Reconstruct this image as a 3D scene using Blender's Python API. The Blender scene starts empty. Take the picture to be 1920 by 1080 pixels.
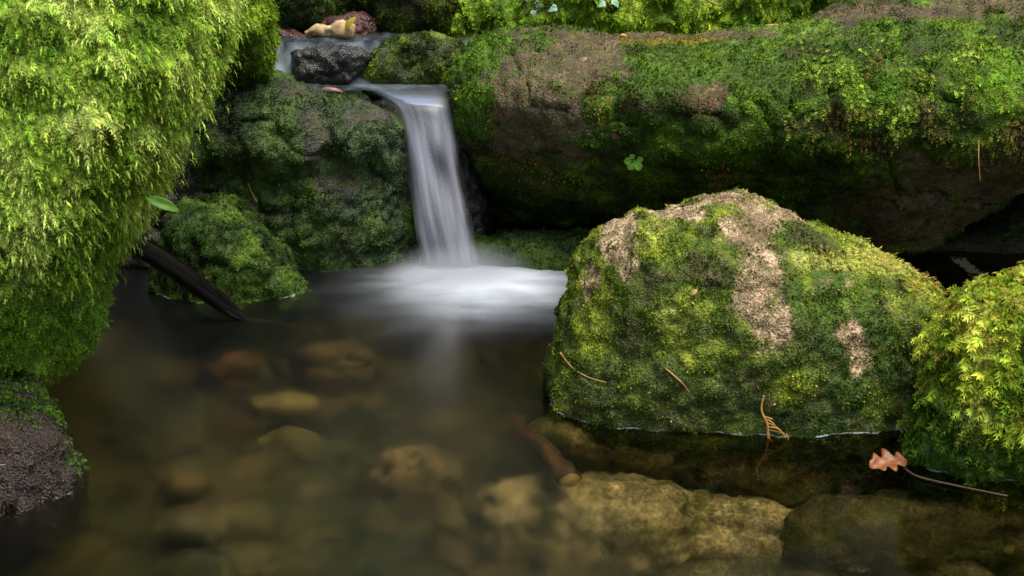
import bpy, math, random
import numpy as np
from mathutils import Vector, Matrix
from mathutils.bvhtree import BVHTree

R = math.radians
scene = bpy.context.scene
rng = np.random.default_rng(7)
random.seed(7)

# ------------------------------------------------------------------ camera, sky, sun, exposure
CAM_H, PITCH, FPX = 0.8, R(20.0), 2667.0
cam_d = bpy.data.cameras.new("camera")
cam = bpy.data.objects.new("camera", cam_d)
scene.collection.objects.link(cam)
cam.location = (0, 0, CAM_H)
cam.rotation_euler = (math.pi / 2 - PITCH, 0, 0)
cam_d.sensor_width = 36.0
cam_d.lens = 36.0 * FPX / 1920.0
cam_d.clip_start, cam_d.clip_end = 0.02, 500
cam_d.dof.use_dof = True
cam_d.dof.focus_distance = 1.95
cam_d.dof.aperture_fstop = 20
scene.camera = cam

SUN_EL, SUN_AZ = R(67), R(128)          # azimuth measured from +Y (beyond the fall) towards +X
world = bpy.data.worlds.new("World")
scene.world = world
world.use_nodes = True
wn = world.node_tree
sky = wn.nodes.new("ShaderNodeTexSky")
sky.sky_type = 'NISHITA'
sky.sun_disc = False
sky.sun_elevation = SUN_EL
sky.sun_rotation = SUN_AZ
wn.nodes["Background"].inputs[1].default_value = 0.08
wn.links.new(sky.outputs[0], wn.nodes["Background"].inputs[0])

sun_d = bpy.data.lights.new("sun", 'SUN')
sun_d.energy = 1.5
sun_d.angle = R(38)
sun_d.color = (1.0, 0.93, 0.80)
sun = bpy.data.objects.new("sun", sun_d)
scene.collection.objects.link(sun)
sdir = Vector((math.sin(SUN_AZ) * math.cos(SUN_EL), math.cos(SUN_AZ) * math.cos(SUN_EL), math.sin(SUN_EL)))
sun.rotation_euler = sdir.to_track_quat('Z', 'Y').to_euler()
sun.location = (0, 2, 6)

scene.view_settings.view_transform = 'Standard'
scene.view_settings.look = 'None'
scene.view_settings.gamma = 1.0
scene.view_settings.exposure = 2.08
scene.cycles.max_bounces = 8
scene.cycles.transparent_max_bounces = 12
scene.cycles.sample_clamp_indirect = 4.0

# ------------------------------------------------------------------ numpy helpers
CS, SN = math.cos(PITCH), math.sin(PITCH)

def unproj(u, v, Y):
    """photo pixel at horizontal distance Y -> world point"""
    u, v, Y = np.broadcast_arrays(np.asarray(u, float), np.asarray(v, float), np.asarray(Y, float))
    a, b = (u - 960) / FPX, (540 - v) / FPX
    dy, dz = CS + b * SN, -SN + b * CS
    t = Y / dy
    return np.stack([a * t, Y, CAM_H + dz * t], -1)

def on_water(u, v, z=0.0):
    a, b = (u - 960) / FPX, (540 - v) / FPX
    dy, dz = CS + b * SN, -SN + b * CS
    t = (z - CAM_H) / dz
    return np.array([a * t, dy * t, z])

def proj(P):
    d = P - np.array([0, 0, CAM_H])
    f = d[:, 1] * CS - d[:, 2] * SN
    up = d[:, 1] * SN + d[:, 2] * CS
    f = np.maximum(f, 1e-3)
    return 960 + d[:, 0] / f * FPX, 540 - up / f * FPX

_perm = np.random.default_rng(3).permutation(256)
_perm = np.concatenate([_perm, _perm, _perm])
_g = np.random.default_rng(4).normal(size=(256, 3))
_g /= np.linalg.norm(_g, axis=1, keepdims=True)

def perlin(P):
    P = np.asarray(P, float)
    i = np.floor(P).astype(np.int64)
    f = P - i
    w = f * f * f * (f * (f * 6 - 15) + 10)
    i &= 255
    out = 0.0
    for dx in (0, 1):
        hx = _perm[i[:, 0] + dx]
        wx = w[:, 0] if dx else 1 - w[:, 0]
        for dy in (0, 1):
            hy = _perm[hx + i[:, 1] + dy]
            wy = w[:, 1] if dy else 1 - w[:, 1]
            for dz in (0, 1):
                h = _perm[hy + i[:, 2] + dz] & 255
                wz = w[:, 2] if dz else 1 - w[:, 2]
                g = _g[h]
                d = g[:, 0] * (f[:, 0] - dx) + g[:, 1] * (f[:, 1] - dy) + g[:, 2] * (f[:, 2] - dz)
                out = out + wx * wy * wz * d
    return out * 1.6

def fbm(P, scale, octv=4, seed=0.0, gain=0.5):
    Q = np.asarray(P, float) / scale + seed * 17.31 + 0.37
    o, a, tot = 0.0, 1.0, 0.0
    for _ in range(octv):
        o = o + a * perlin(Q)
        tot += a
        a *= gain
        Q = Q * 2.03 + 11.7
    return o / tot * 1.5

def sstep(a, b, x):
    t = np.clip((x - a) / (b - a), 0, 1)
    return t * t * (3 - 2 * t)

def lin(*c):
    c = np.array(c, float) / 255.0
    return np.where(c <= 0.04045, c / 12.92, ((c + 0.055) / 1.055) ** 2.4)

def nrm(v):
    return v / np.maximum(np.linalg.norm(v, axis=-1, keepdims=True), 1e-9)

def spline(pts, n, closed=True):
    p = np.array(pts, float)
    m = len(p)
    out = []
    segs = m if closed else m - 1
    for k in range(segs):
        if closed:
            p0, p1, p2, p3 = p[(k - 1) % m], p[k], p[(k + 1) % m], p[(k + 2) % m]
        else:
            p0, p1, p2, p3 = p[max(k - 1, 0)], p[k], p[k + 1], p[min(k + 2, m - 1)]
        for t in np.linspace(0, 1, 24, endpoint=False):
            out.append(0.5 * (2 * p1 + (p2 - p0) * t + (2 * p0 - 5 * p1 + 4 * p2 - p3) * t * t + (3 * p1 - p0 - 3 * p2 + p3) * t ** 3))
    out.append(p[0] if closed else p[-1])
    out = np.array(out)
    s = np.concatenate([[0], np.cumsum(np.linalg.norm(np.diff(out, axis=0), axis=1))])
    q = np.linspace(0, s[-1], n, endpoint=not closed)
    return np.stack([np.interp(q, s, out[:, k]) for k in range(p.shape[1])], -1)

def mesh_np(name, V, F, col=None, smooth=True, attrs=None):
    """V (n,3); F (m,3) or (m,4)"""
    me = bpy.data.meshes.new(name)
    V = np.ascontiguousarray(V, np.float32)
    F = np.ascontiguousarray(F, np.int32)
    k = F.shape[1]
    me.vertices.add(len(V)); me.vertices.foreach_set('co', V.ravel())
    me.loops.add(F.size); me.loops.foreach_set('vertex_index', F.ravel())
    me.polygons.add(len(F))
    me.polygons.foreach_set('loop_start', np.arange(0, F.size, k, dtype=np.int32))
    me.polygons.foreach_set('use_smooth', np.full(len(F), smooth, dtype=bool))
    me.update(calc_edges=True)
    if col is not None:
        a = me.attributes.new('Col', 'FLOAT_COLOR', 'POINT')
        c = np.ones((len(V), 4), np.float32); c[:, :3] = col
        a.data.foreach_set('color', c.ravel())
    for key, val in (attrs or {}).items():
        a = me.attributes.new(key, 'FLOAT', 'POINT')
        a.data.foreach_set('value', np.ascontiguousarray(val, np.float32))
    return me

def link(name, me, mat, parent=None):
    o = bpy.data.objects.new(name, me)
    scene.collection.objects.link(o)
    if mat is not None:
        me.materials.append(mat)
    if parent is not None:
        o.parent = parent
    return o

def tag(o, label=None, cat=None, group=None, kind=None):
    if label: o['label'] = label
    if cat: o['category'] = cat
    if group: o['group'] = group
    if kind: o['kind'] = kind
    return o

# ------------------------------------------------------------------ materials
def new_mat(name):
    m = bpy.data.materials.new(name)
    m.use_nodes = True
    nt = m.node_tree
    nt.nodes.clear()
    return m, nt, nt.nodes.new("ShaderNodeOutputMaterial")

def N(nt, typ, **kw):
    n = nt.nodes.new(typ)
    for k, v in kw.items():
        if hasattr(n, k): setattr(n, k, v)
        else: n.inputs[k].default_value = v
    return n

def rock_material(name, rough=0.8, bump=0.7, spec=0.3, grain=1.0, algae=0.0):
    m, nt, out = new_mat(name)
    L = nt.links.new
    at = N(nt, "ShaderNodeAttribute", attribute_name='Col')
    tc = N(nt, "ShaderNodeTexCoord")
    n1 = N(nt, "ShaderNodeTexNoise", Scale=190.0, Detail=5.0, Roughness=0.65)
    n2 = N(nt, "ShaderNodeTexNoise", Scale=55.0, Detail=4.0, Roughness=0.6)
    vo = N(nt, "ShaderNodeTexVoronoi", Scale=320.0)
    for n in (n1, n2, vo): L(tc.outputs['Object'], n.inputs['Vector'])
    mr = N(nt, "ShaderNodeMapRange"); mr.inputs[1].default_value = 0.34; mr.inputs[2].default_value = 0.66
    mr.inputs[3].default_value = 1 - 0.6 * grain; mr.inputs[4].default_value = 1 + 0.6 * grain
    L(n1.outputs[0], mr.inputs[0])
    mr2 = N(nt, "ShaderNodeMapRange"); mr2.inputs[1].default_value = 0.3; mr2.inputs[2].default_value = 0.7
    mr2.inputs[3].default_value = 0.72; mr2.inputs[4].default_value = 1.25
    L(n2.outputs[0], mr2.inputs[0])
    mu = N(nt, "ShaderNodeMath", operation='MULTIPLY')
    L(mr.outputs[0], mu.inputs[0]); L(mr2.outputs[0], mu.inputs[1])
    vm = N(nt, "ShaderNodeVectorMath", operation='SCALE')
    L(at.outputs['Color'], vm.inputs[0]); L(mu.outputs[0], vm.inputs['Scale'])
    bs = N(nt, "ShaderNodeBsdfPrincipled")
    bs.inputs['Roughness'].default_value = rough
    bs.inputs['Specular IOR Level'].default_value = spec
    n3 = N(nt, "ShaderNodeTexNoise", Scale=38.0, Detail=6.0, Roughness=0.7)
    L(tc.outputs['Object'], n3.inputs['Vector'])
    mr3 = N(nt, "ShaderNodeMapRange"); mr3.inputs[1].default_value = 0.46; mr3.inputs[2].default_value = 0.62
    mr3.inputs[3].default_value = 0.0; mr3.inputs[4].default_value = algae
    L(n3.outputs[0], mr3.inputs[0])
    ma = N(nt, "ShaderNodeMix", data_type='RGBA')
    ma.inputs[7].default_value = (*lin(66, 74, 22), 1)
    L(mr3.outputs[0], ma.inputs[0]); L(vm.outputs[0], ma.inputs[6])
    L(ma.outputs[2], bs.inputs['Base Color'])
    ad = N(nt, "ShaderNodeMath", operation='ADD')
    L(n1.outputs[0], ad.inputs[0]); L(vo.outputs[0], ad.inputs[1])
    bp = N(nt, "ShaderNodeBump", Strength=bump, Distance=0.004)
    L(ad.outputs[0], bp.inputs['Height']); L(bp.outputs[0], bs.inputs['Normal'])
    L(bs.outputs[0], out.inputs[0])
    return m

def leaf_material(name, trans=0.35, rough=0.55, spec=0.35):
    m, nt, out = new_mat(name)
    L = nt.links.new
    at = N(nt, "ShaderNodeAttribute", attribute_name='Col')
    bs = N(nt, "ShaderNodeBsdfPrincipled")
    bs.inputs['Roughness'].default_value = rough
    bs.inputs['Specular IOR Level'].default_value = spec
    L(at.outputs['Color'], bs.inputs['Base Color'])
    tr = N(nt, "ShaderNodeBsdfTranslucent")
    L(at.outputs['Color'], tr.inputs[0])
    mx = N(nt, "ShaderNodeMixShader"); mx.inputs[0].default_value = trans
    L(bs.outputs[0], mx.inputs[1]); L(tr.outputs[0], mx.inputs[2]); L(mx.outputs[0], out.inputs[0])
    return m

M_ROCK = rock_material("mossy_stone", algae=0.7)
M_WET = rock_material("wet_stone", rough=0.4, bump=0.5, spec=0.5, grain=0.8)
M_WETMOSS = rock_material("wet_mossy_stone", rough=0.55, bump=0.6, spec=0.35, algae=0.6)
M_BED = rock_material("submerged_stone", rough=0.7, bump=0.3, grain=1.15, algae=0.7)
M_SOIL = rock_material("peaty_soil", rough=0.55, bump=1.0, spec=0.5)
M_MOSS = leaf_material("moss_leaf", 0.35, 0.8, 0.12)
M_MOSSWET = leaf_material("wet_moss_leaf", 0.25, 0.5, 0.25)

def plain_material(name, c, c2=None, rough=0.6, spec=0.4, scale=60, trans=0.0, bump=0.3, stretch=(1, 1, 1)):
    m, nt, out = new_mat(name)
    L = nt.links.new
    tc = N(nt, "ShaderNodeTexCoord")
    mp = N(nt, "ShaderNodeMapping"); mp.inputs['Scale'].default_value = stretch
    L(tc.outputs['Object'], mp.inputs[0])
    n1 = N(nt, "ShaderNodeTexNoise", Scale=float(scale), Detail=5.0, Roughness=0.6)
    L(mp.outputs[0], n1.inputs['Vector'])
    cr = N(nt, "ShaderNodeValToRGB")
    cr.color_ramp.elements[0].position = 0.3; cr.color_ramp.elements[1].position = 0.7
    cr.color_ramp.elements[0].color = (*c, 1); cr.color_ramp.elements[1].color = (*(c2 if c2 is not None else c), 1)
    L(n1.outputs[0], cr.inputs[0])
    bs = N(nt, "ShaderNodeBsdfPrincipled")
    bs.inputs['Roughness'].default_value = rough
    bs.inputs['Specular IOR Level'].default_value = spec
    L(cr.outputs[0], bs.inputs['Base Color'])
    bp = N(nt, "ShaderNodeBump", Strength=bump, Distance=0.002)
    L(n1.outputs[0], bp.inputs['Height']); L(bp.outputs[0], bs.inputs['Normal'])
    sh = bs
    if trans:
        tr = N(nt, "ShaderNodeBsdfTranslucent")
        L(cr.outputs[0], tr.inputs[0])
        mx = N(nt, "ShaderNodeMixShader"); mx.inputs[0].default_value = trans
        L(bs.outputs[0], mx.inputs[1]); L(tr.outputs[0], mx.inputs[2])
        sh = mx
    L(sh.outputs[0], out.inputs[0])
    return m

def pool_material():
    """clear brownish water: fresnel gloss over tinted clear transmission"""
    m, nt, out = new_mat("pool_water")
    L = nt.links.new
    tr = N(nt, "ShaderNodeBsdfTransparent"); tr.inputs[0].default_value = (0.66, 0.635, 0.51, 1)
    rf = N(nt, "ShaderNodeBsdfRefraction"); rf.inputs['Color'].default_value = (0.68, 0.64, 0.51, 1)
    rf.inputs['Roughness'].default_value = 0.22; rf.inputs['IOR'].default_value = 1.15
    mr = N(nt, "ShaderNodeMixShader"); mr.inputs[0].default_value = 0.75
    L(tr.outputs[0], mr.inputs[1]); L(rf.outputs[0], mr.inputs[2])
    gl = N(nt, "ShaderNodeBsdfGlossy"); gl.inputs['Roughness'].default_value = 0.09
    gl.inputs['Color'].default_value = (1, 1, 1, 1)
    fr = N(nt, "ShaderNodeFresnel"); fr.inputs[0].default_value = 1.33
    at = N(nt, "ShaderNodeAttribute", attribute_name='stir')
    for sock, lo, hi in ((rf.inputs['Roughness'], 0.06, 0.32), (gl.inputs['Roughness'], 0.05, 0.27)):
        m_ = N(nt, "ShaderNodeMapRange"); m_.inputs[3].default_value = lo; m_.inputs[4].default_value = hi
        L(at.outputs['Fac'], m_.inputs[0]); L(m_.outputs[0], sock)
    tc = N(nt, "ShaderNodeTexCoord")
    n1 = N(nt, "ShaderNodeTexNoise", Scale=16.0, Detail=2.0)
    L(tc.outputs['Object'], n1.inputs['Vector'])
    bp = N(nt, "ShaderNodeBump", Strength=0.05, Distance=0.02)
    L(n1.outputs[0], bp.inputs['Height'])
    for n in (gl, fr, rf): L(bp.outputs[0], n.inputs['Normal'])
    mx = N(nt, "ShaderNodeMixShader")
    L(fr.outputs[0], mx.inputs[0]); L(mr.outputs[0], mx.inputs[1]); L(gl.outputs[0], mx.inputs[2])
    L(mx.outputs[0], out.inputs[0])
    return m

def silk_material(name, c=(0.72, 0.76, 0.82), gloss=0.25, clear=(0.8, 0.82, 0.8)):
    """aerated running water: soft white body whose cover is the 'cover' attribute, clear water elsewhere"""
    m, nt, out = new_mat(name)
    L = nt.links.new
    at = N(nt, "ShaderNodeAttribute", attribute_name='cover')
    df = N(nt, "ShaderNodeBsdfDiffuse"); df.inputs[0].default_value = (*c, 1)
    tl = N(nt, "ShaderNodeBsdfTranslucent"); tl.inputs[0].default_value = (*c, 1)
    m1 = N(nt, "ShaderNodeMixShader"); m1.inputs[0].default_value = 0.4
    L(df.outputs[0], m1.inputs[1]); L(tl.outputs[0], m1.inputs[2])
    tr = N(nt, "ShaderNodeBsdfTransparent"); tr.inputs[0].default_value = (*clear, 1)
    gl = N(nt, "ShaderNodeBsdfGlossy"); gl.inputs['Roughness'].default_value = 0.3
    lw = N(nt, "ShaderNodeFresnel"); lw.inputs[0].default_value = 1.33
    mu = N(nt, "ShaderNodeMath", operation='MULTIPLY'); mu.inputs[1].default_value = gloss
    L(lw.outputs[0], mu.inputs[0])
    m0 = N(nt, "ShaderNodeMixShader")
    L(mu.outputs[0], m0.inputs[0]); L(tr.outputs[0], m0.inputs[1]); L(gl.outputs[0], m0.inputs[2])
    mx = N(nt, "ShaderNodeMixShader")
    L(at.outputs['Fac'], mx.inputs[0]); L(m0.outputs[0], mx.inputs[1]); L(m1.outputs[0], mx.inputs[2])
    L(mx.outputs[0], out.inputs[0])
    return m

M_POOL = pool_material()
M_SILK = silk_material("falling_water", (0.66, 0.67, 0.77), gloss=0.5)
M_STREAM = silk_material("running_water", (0.36, 0.44, 0.50), gloss=0.5, clear=(0.55, 0.6, 0.55))
M_FOAM = silk_material("foam_water", (0.80, 0.86, 0.94), gloss=0.0, clear=(1, 1, 1))

# ------------------------------------------------------------------ rocks
def remesh(V, F, voxel):
    me = mesh_np("tmp", V, F)
    o = bpy.data.objects.new("tmp", me)
    scene.collection.objects.link(o)
    md = o.modifiers.new("r", 'REMESH'); md.mode = 'VOXEL'; md.voxel_size = voxel
    sm = o.modifiers.new("s", 'SMOOTH'); sm.iterations = 3; sm.factor = 0.5
    dg = bpy.context.evaluated_depsgraph_get()
    ev = o.evaluated_get(dg)
    m2 = ev.to_mesh()
    n = len(m2.vertices)
    V2 = np.empty(n * 3, np.float32); m2.vertices.foreach_get('co', V2)
    m2.calc_loop_triangles()
    T = np.empty(len(m2.loop_triangles) * 3, np.int32); m2.loop_triangles.foreach_get('vertices', T)
    ev.to_mesh_clear()
    bpy.data.objects.remove(o); bpy.data.meshes.remove(me)
    return V2.reshape(-1, 3).astype(float), T.reshape(-1, 3)

def vnormals(V, T):
    fn = np.cross(V[T[:, 1]] - V[T[:, 0]], V[T[:, 2]] - V[T[:, 0]])
    n = np.zeros_like(V)
    for k in range(3):
        for c in range(3):
            n[:, c] += np.bincount(T[:, k], fn[:, c], len(V))
    return nrm(n)

def shell(outline, center, yfun, tf, tb, p=2.3, nA=180, nP=60):
    o = spline(outline, nA)
    c = np.array(center, float)
    V = []
    for ph in np.linspace(0.02, math.pi - 0.02, nP):
        s = abs(math.sin(ph)) ** (2 / p)
        k = abs(math.cos(ph)) ** (2 / p) * (1 if ph < math.pi / 2 else -1)
        q = c + (o - c) * s
        Y = yfun(q[:, 0], q[:, 1]) - (tf * k if k > 0 else tb * k)
        V.append(unproj(q[:, 0], q[:, 1], Y))
    V = np.concatenate(V)
    F = []
    for i in range(nP - 1):
        a = i * nA + np.arange(nA); b = i * nA + (np.arange(nA) + 1) % nA
        F.append(np.stack([a, b, b + nA, a + nA], -1))
    F = np.concatenate(F)
    # caps
    q0, q1 = len(V), len(V) + 1
    V = np.vstack([V, V[:nA].mean(0), V[-nA:].mean(0)])
    a = np.arange(nA); b = (a + 1) % nA
    tri = np.vstack([np.stack([b, a, np.full(nA, q0)], -1), np.stack([a + (nP - 1) * nA, b + (nP - 1) * nA, np.full(nA, q1)], -1)])
    T = np.vstack([F[:, [0, 1, 2]], F[:, [0, 2, 3]], tri])
    return V, T

def ylin(y0, dv=0.0, v0=0.0, du=0.0, u0=0.0):
    """distance plane: y0 at (u0, v0), slopes in metres per 1000 px"""
    return lambda u, v: y0 + (v - v0) * dv / 1000.0 + (u - u0) * du / 1000.0

BVH = {}

class Rock: pass

def rock(name, outline, center, yfun, tf, tb, stone, voxel=0.006, p=2.3, amp=0.012, size=0.12, fine=0.004,
         mat=None, seed=0.0, stone2=None, moss_cols=None, cover=None, lump=0.006, crack=0.0):
    """closed boulder with a noise-shaped skin; cover(u, v, P, n) -> 0..1 share of moss on the skin"""
    V, T = shell(outline, center, yfun, tf, tb, p)
    V, T = remesh(V, T, voxel)
    # signed volume check so that normals point outwards
    vol = np.einsum('ij,ij->i', V[T[:, 0]], np.cross(V[T[:, 1]], V[T[:, 2]])).sum()
    if vol < 0: T = T[:, ::-1]
    n = vnormals(V, T)
    V = V + n * (fbm(V, size, 4, seed) * amp)[:, None]
    if crack:
        w = V + 0.03 * np.stack([fbm(V, 0.1, 2, seed + k) for k in (5, 6, 7)], -1)
        r = np.abs(fbm(w, 0.16, 2, seed + 9))
        V = V - n * (crack * np.exp(-(r / 0.05) ** 2))[:, None]
    n = vnormals(V, T)
    u, v = proj(V)
    c = np.zeros(len(V)) if cover is None else np.clip(cover(u, v, V, n), 0, 1)
    l1 = fbm(V, 0.030, 2, seed + 2) + 0.7 * fbm(V, 0.012, 2, seed + 2.5)
    V = V + n * (c * (lump * (0.9 + 1.3 * l1)) + (1 - c) * fine * fbm(V, 0.022, 4, seed + 3, 0.6))[:, None]
    n = vnormals(V, T)
    s1 = np.array(stone); s2 = np.array(stone2 if stone2 is not None else np.array(stone) * 0.5)
    t = np.clip(0.5 + 0.9 * fbm(V, 0.05, 5, seed + 4, 0.65), 0, 1)[:, None]
    col = s1 * t + s2 * (1 - t)
    if moss_cols is not None:
        g = moss_colour(V, u, v, moss_cols, seed)
        e = c + 0.55 * fbm(V, 0.016, 3, seed + 8, 0.7)
        e = sstep(0.05, 0.95, e)[:, None]
        g = g * np.exp(0.45 * fbm(V, 0.014, 3, seed + 15, 0.7))[:, None]
        col = col * (1 - e) + g * 0.8 * e
    me = mesh_np(name, V, T, col)
    o = link(name, me, mat or M_ROCK)
    r = Rock()
    r.o, r.V, r.T, r.n, r.c, r.u, r.v, r.seed, r.cols = o, V, T, n, c, u, v, seed, moss_cols
    r.col = col
    return r

def moss_colour(P, u, v, cols, seed):
    """cols: (dark, mid, light [, [(u, v, ru, rv, colour, weight)...]]) species patches, or sunlight painted into the colour"""
    a = np.clip(0.5 + 0.9 * fbm(P, 0.06, 3, seed + 12), 0, 1)[:, None]
    d, m, l = (np.array(x) for x in cols[:3])
    g = np.where(a < 0.5, d + (m - d) * a * 2, m + (l - m) * (a - 0.5) * 2)
    if len(cols) > 3:
        wob = fbm(P, 0.05, 3, seed + 13)
        for (cu, cv, ru, rv, cc, w) in cols[3]:
            q = np.sqrt(((u - cu) / ru) ** 2 + ((v - cv) / rv) ** 2) + 0.45 * wob
            k = (w * (1 - sstep(0.65, 1.1, q)))[:, None]
            g = g * (1 - k) + np.array(cc) * k
    return g

def blobs(u, v, P, seed, lst, soft=0.35, wobble=0.55, scale=0.05):
    wob = fbm(P, scale, 4, seed + 21)
    o = np.zeros(len(u))
    for (cu, cv, ru, rv) in lst:
        q = np.sqrt(((u - cu) / ru) ** 2 + ((v - cv) / rv) ** 2) + wobble * wob
        o = np.maximum(o, 1 - sstep(1 - soft, 1 + soft, q))
    return o

def scatter(r, n, weight):
    V, T = r.V, r.T
    A = 0.5 * np.linalg.norm(np.cross(V[T[:, 1]] - V[T[:, 0]], V[T[:, 2]] - V[T[:, 0]]), axis=1)
    w = weight[T].mean(1) * A
    s = w.sum()
    if s <= 0: return None
    idx = rng.choice(len(T), n, p=w / s)
    b = rng.random((n, 2)); sq = np.sqrt(b[:, 0])
    bc = np.stack([1 - sq, sq * (1 - b[:, 1]), sq * b[:, 1]], -1)
    P = np.einsum('ij,ijk->ik', bc, V[T[idx]])
    Nn = nrm(np.einsum('ij,ijk->ik', bc, r.n[T[idx]]))
    return P, Nn

def frame_weight(r, margin=220):
    """nothing is planted far outside the picture or on the deep underside"""
    k = (r.u > -margin) & (r.u < 1920 + margin) & (r.v > -margin) & (r.v < 1080 + margin)
    face = sstep(-0.75, -0.35, -r.n[:, 1] * 0.9 + r.n[:, 2] * 0.5)
    return np.where(k, 1.0, 0.12) * face

def leaf_quads(P, D, Nn, L, W, colb, colt, bend=0.25):
    """one bent pointed leaf each"""
    S = nrm(np.cross(D, Nn))
    U = nrm(np.cross(S, D))
    L = np.asarray(L)[:, None]; W = np.asarray(W)[:, None]
    mid = P + D * L * 0.45 + U * L * bend * 0.35
    V = np.stack([P, mid + S * W * 0.5, P + D * L - U * L * bend * 0.35, mid - S * W * 0.5], 1).reshape(-1, 3)
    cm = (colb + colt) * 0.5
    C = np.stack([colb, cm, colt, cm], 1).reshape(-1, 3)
    F = np.arange(len(V)).reshape(-1, 4)
    return V, F, C

def join(parts):
    Vs, Fs, Cs, o = [], [], [], 0
    for V, F, C in parts:
        Vs.append(V); Fs.append(F + o); Cs.append(C); o += len(V)
    return np.vstack(Vs), np.vstack(Fs), np.vstack(Cs)

GR = np.array([0, 0, -1.0])

def turf(r, n, weight, L=(0.003, 0.006), wr=0.38, up=0.8, droop=0.35, gain=1.0, jit=0.25):
    """short cushion moss: single leaves standing off the skin"""
    s = scatter(r, n, weight)
    P, Nn = s
    n = len(P)
    D = nrm(Nn * up + rng.normal(size=(n, 3)) * 0.6 + GR * droop)
    u, v = proj(P)
    c = moss_colour(P, u, v, r.cols, r.seed) * gain
    c = c * np.exp(rng.normal(size=(n, 1)) * jit) * (1 + rng.normal(size=(n, 3)) * 0.07)
    c = np.clip(c, 0.002, 0.9)
    Ls = rng.uniform(L[0], L[1], n) * (1 + 0.5 * np.clip(fbm(P, 0.03, 2, r.seed + 2), -1, 1))
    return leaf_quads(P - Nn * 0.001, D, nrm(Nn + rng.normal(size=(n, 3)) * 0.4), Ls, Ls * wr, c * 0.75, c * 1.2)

def fronds(r, n, weight, L=(0.018, 0.030), K=7, leaf=0.008, wr=0.26, droop=0.9, out=0.55, gain=1.0, tip=None, jit=0.2, spread=0.75, side_r=0.35):
    """feather moss: arched drooping shoots with two rows of narrow leaves"""
    P, Nn = scatter(r, n, weight)
    n = len(P)
    down = GR - Nn * (Nn @ GR)[:, None]
    down = nrm(down + 1e-4)
    d0 = nrm(Nn * out + down * 0.5 + rng.normal(size=(n, 3)) * side_r)
    Ls = rng.uniform(L[0], L[1], n)[:, None]
    u, v = proj(P)
    base = moss_colour(P, u, v, r.cols, r.seed) * gain
    base = base * np.exp(rng.normal(size=(n, 1)) * jit) * (1 + rng.normal(size=(n, 3)) * 0.06)
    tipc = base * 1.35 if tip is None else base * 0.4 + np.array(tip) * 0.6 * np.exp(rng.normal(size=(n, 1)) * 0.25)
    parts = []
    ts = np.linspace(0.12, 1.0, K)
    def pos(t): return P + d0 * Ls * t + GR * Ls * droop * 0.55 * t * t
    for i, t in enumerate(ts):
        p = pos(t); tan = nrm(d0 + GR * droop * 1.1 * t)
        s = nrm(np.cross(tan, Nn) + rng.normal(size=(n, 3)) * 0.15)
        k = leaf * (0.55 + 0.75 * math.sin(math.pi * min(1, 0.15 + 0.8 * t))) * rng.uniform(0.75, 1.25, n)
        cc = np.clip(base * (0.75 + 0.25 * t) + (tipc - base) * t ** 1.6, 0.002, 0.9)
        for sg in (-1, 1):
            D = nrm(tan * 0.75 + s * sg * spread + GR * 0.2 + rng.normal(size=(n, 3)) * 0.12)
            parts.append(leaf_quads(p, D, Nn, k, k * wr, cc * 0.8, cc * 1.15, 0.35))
    p = pos(0.85); tan = nrm(d0 + GR * droop)
    parts.append(leaf_quads(p, tan, Nn, Ls[:, 0] * 0.4, Ls[:, 0] * 0.09, tipc, tipc * 1.1, 0.3))
    return join(parts)

def moss(r, parts, mat=None, name='moss'):
    V, F, C = join(parts)
    return link(name, mesh_np(name, V, F, C, smooth=False), mat or M_MOSS, r.o)

def hit(r, u, v):
    """where the sight line through a photo pixel meets the rock"""
    if id(r) not in BVH:
        BVH[id(r)] = BVHTree.FromPolygons([tuple(x) for x in r.V], [tuple(x) for x in r.T])
    d = unproj(u, v, 2.0) - np.array([0, 0, CAM_H])
    h = BVH[id(r)].ray_cast(Vector((0, 0, CAM_H)), Vector(d).normalized())
    if h[0] is None:
        q = unproj(u, v, float(np.median(r.V[:, 1])))
        h = BVH[id(r)].find_nearest(Vector(q))
    return np.array(h[0]), np.array(h[1])

def tube(pts, radii, seg=10, n=40, rough=0.0, seed=0):
    q = spline(np.hstack([np.array(pts, float), np.array(radii, float)[:, None]]), n, closed=False)
    c, rad = q[:, :3], q[:, 3]
    tan = nrm(np.gradient(c, axis=0))
    ref = np.array([0.13, 0.2, 0.97])
    V = []
    for i in range(n):
        s = nrm(np.cross(tan[i], ref)); w = np.cross(s, tan[i])
        a = np.linspace(0, 2 * math.pi, seg, endpoint=False)
        ring = c[i] + rad[i] * (np.cos(a)[:, None] * s + np.sin(a)[:, None] * w)
        V.append(ring)
    V = np.concatenate(V)
    if rough:
        cc = np.repeat(c, seg, axis=0)
        V = cc + (V - cc) * (1 + rough * fbm(V, max(radii) * 2.2, 3, seed))[:, None]
    F = []
    for i in range(n - 1):
        a = i * seg + np.arange(seg); b = i * seg + (np.arange(seg) + 1) % seg
        F.append(np.stack([a, b, b + seg, a + seg], -1))
    F = np.concatenate(F)
    T = np.vstack([F[:, [0, 1, 2]], F[:, [0, 2, 3]]])
    k = len(V)
    V = np.vstack([V, c[0], c[-1]])
    a = np.arange(seg); b = (a + 1) % seg
    T = np.vstack([T, np.stack([b, a, np.full(seg, k)], -1), np.stack([a + (n - 1) * seg, b + (n - 1) * seg, np.full(seg, k + 1)], -1)])
    return V, T

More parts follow.
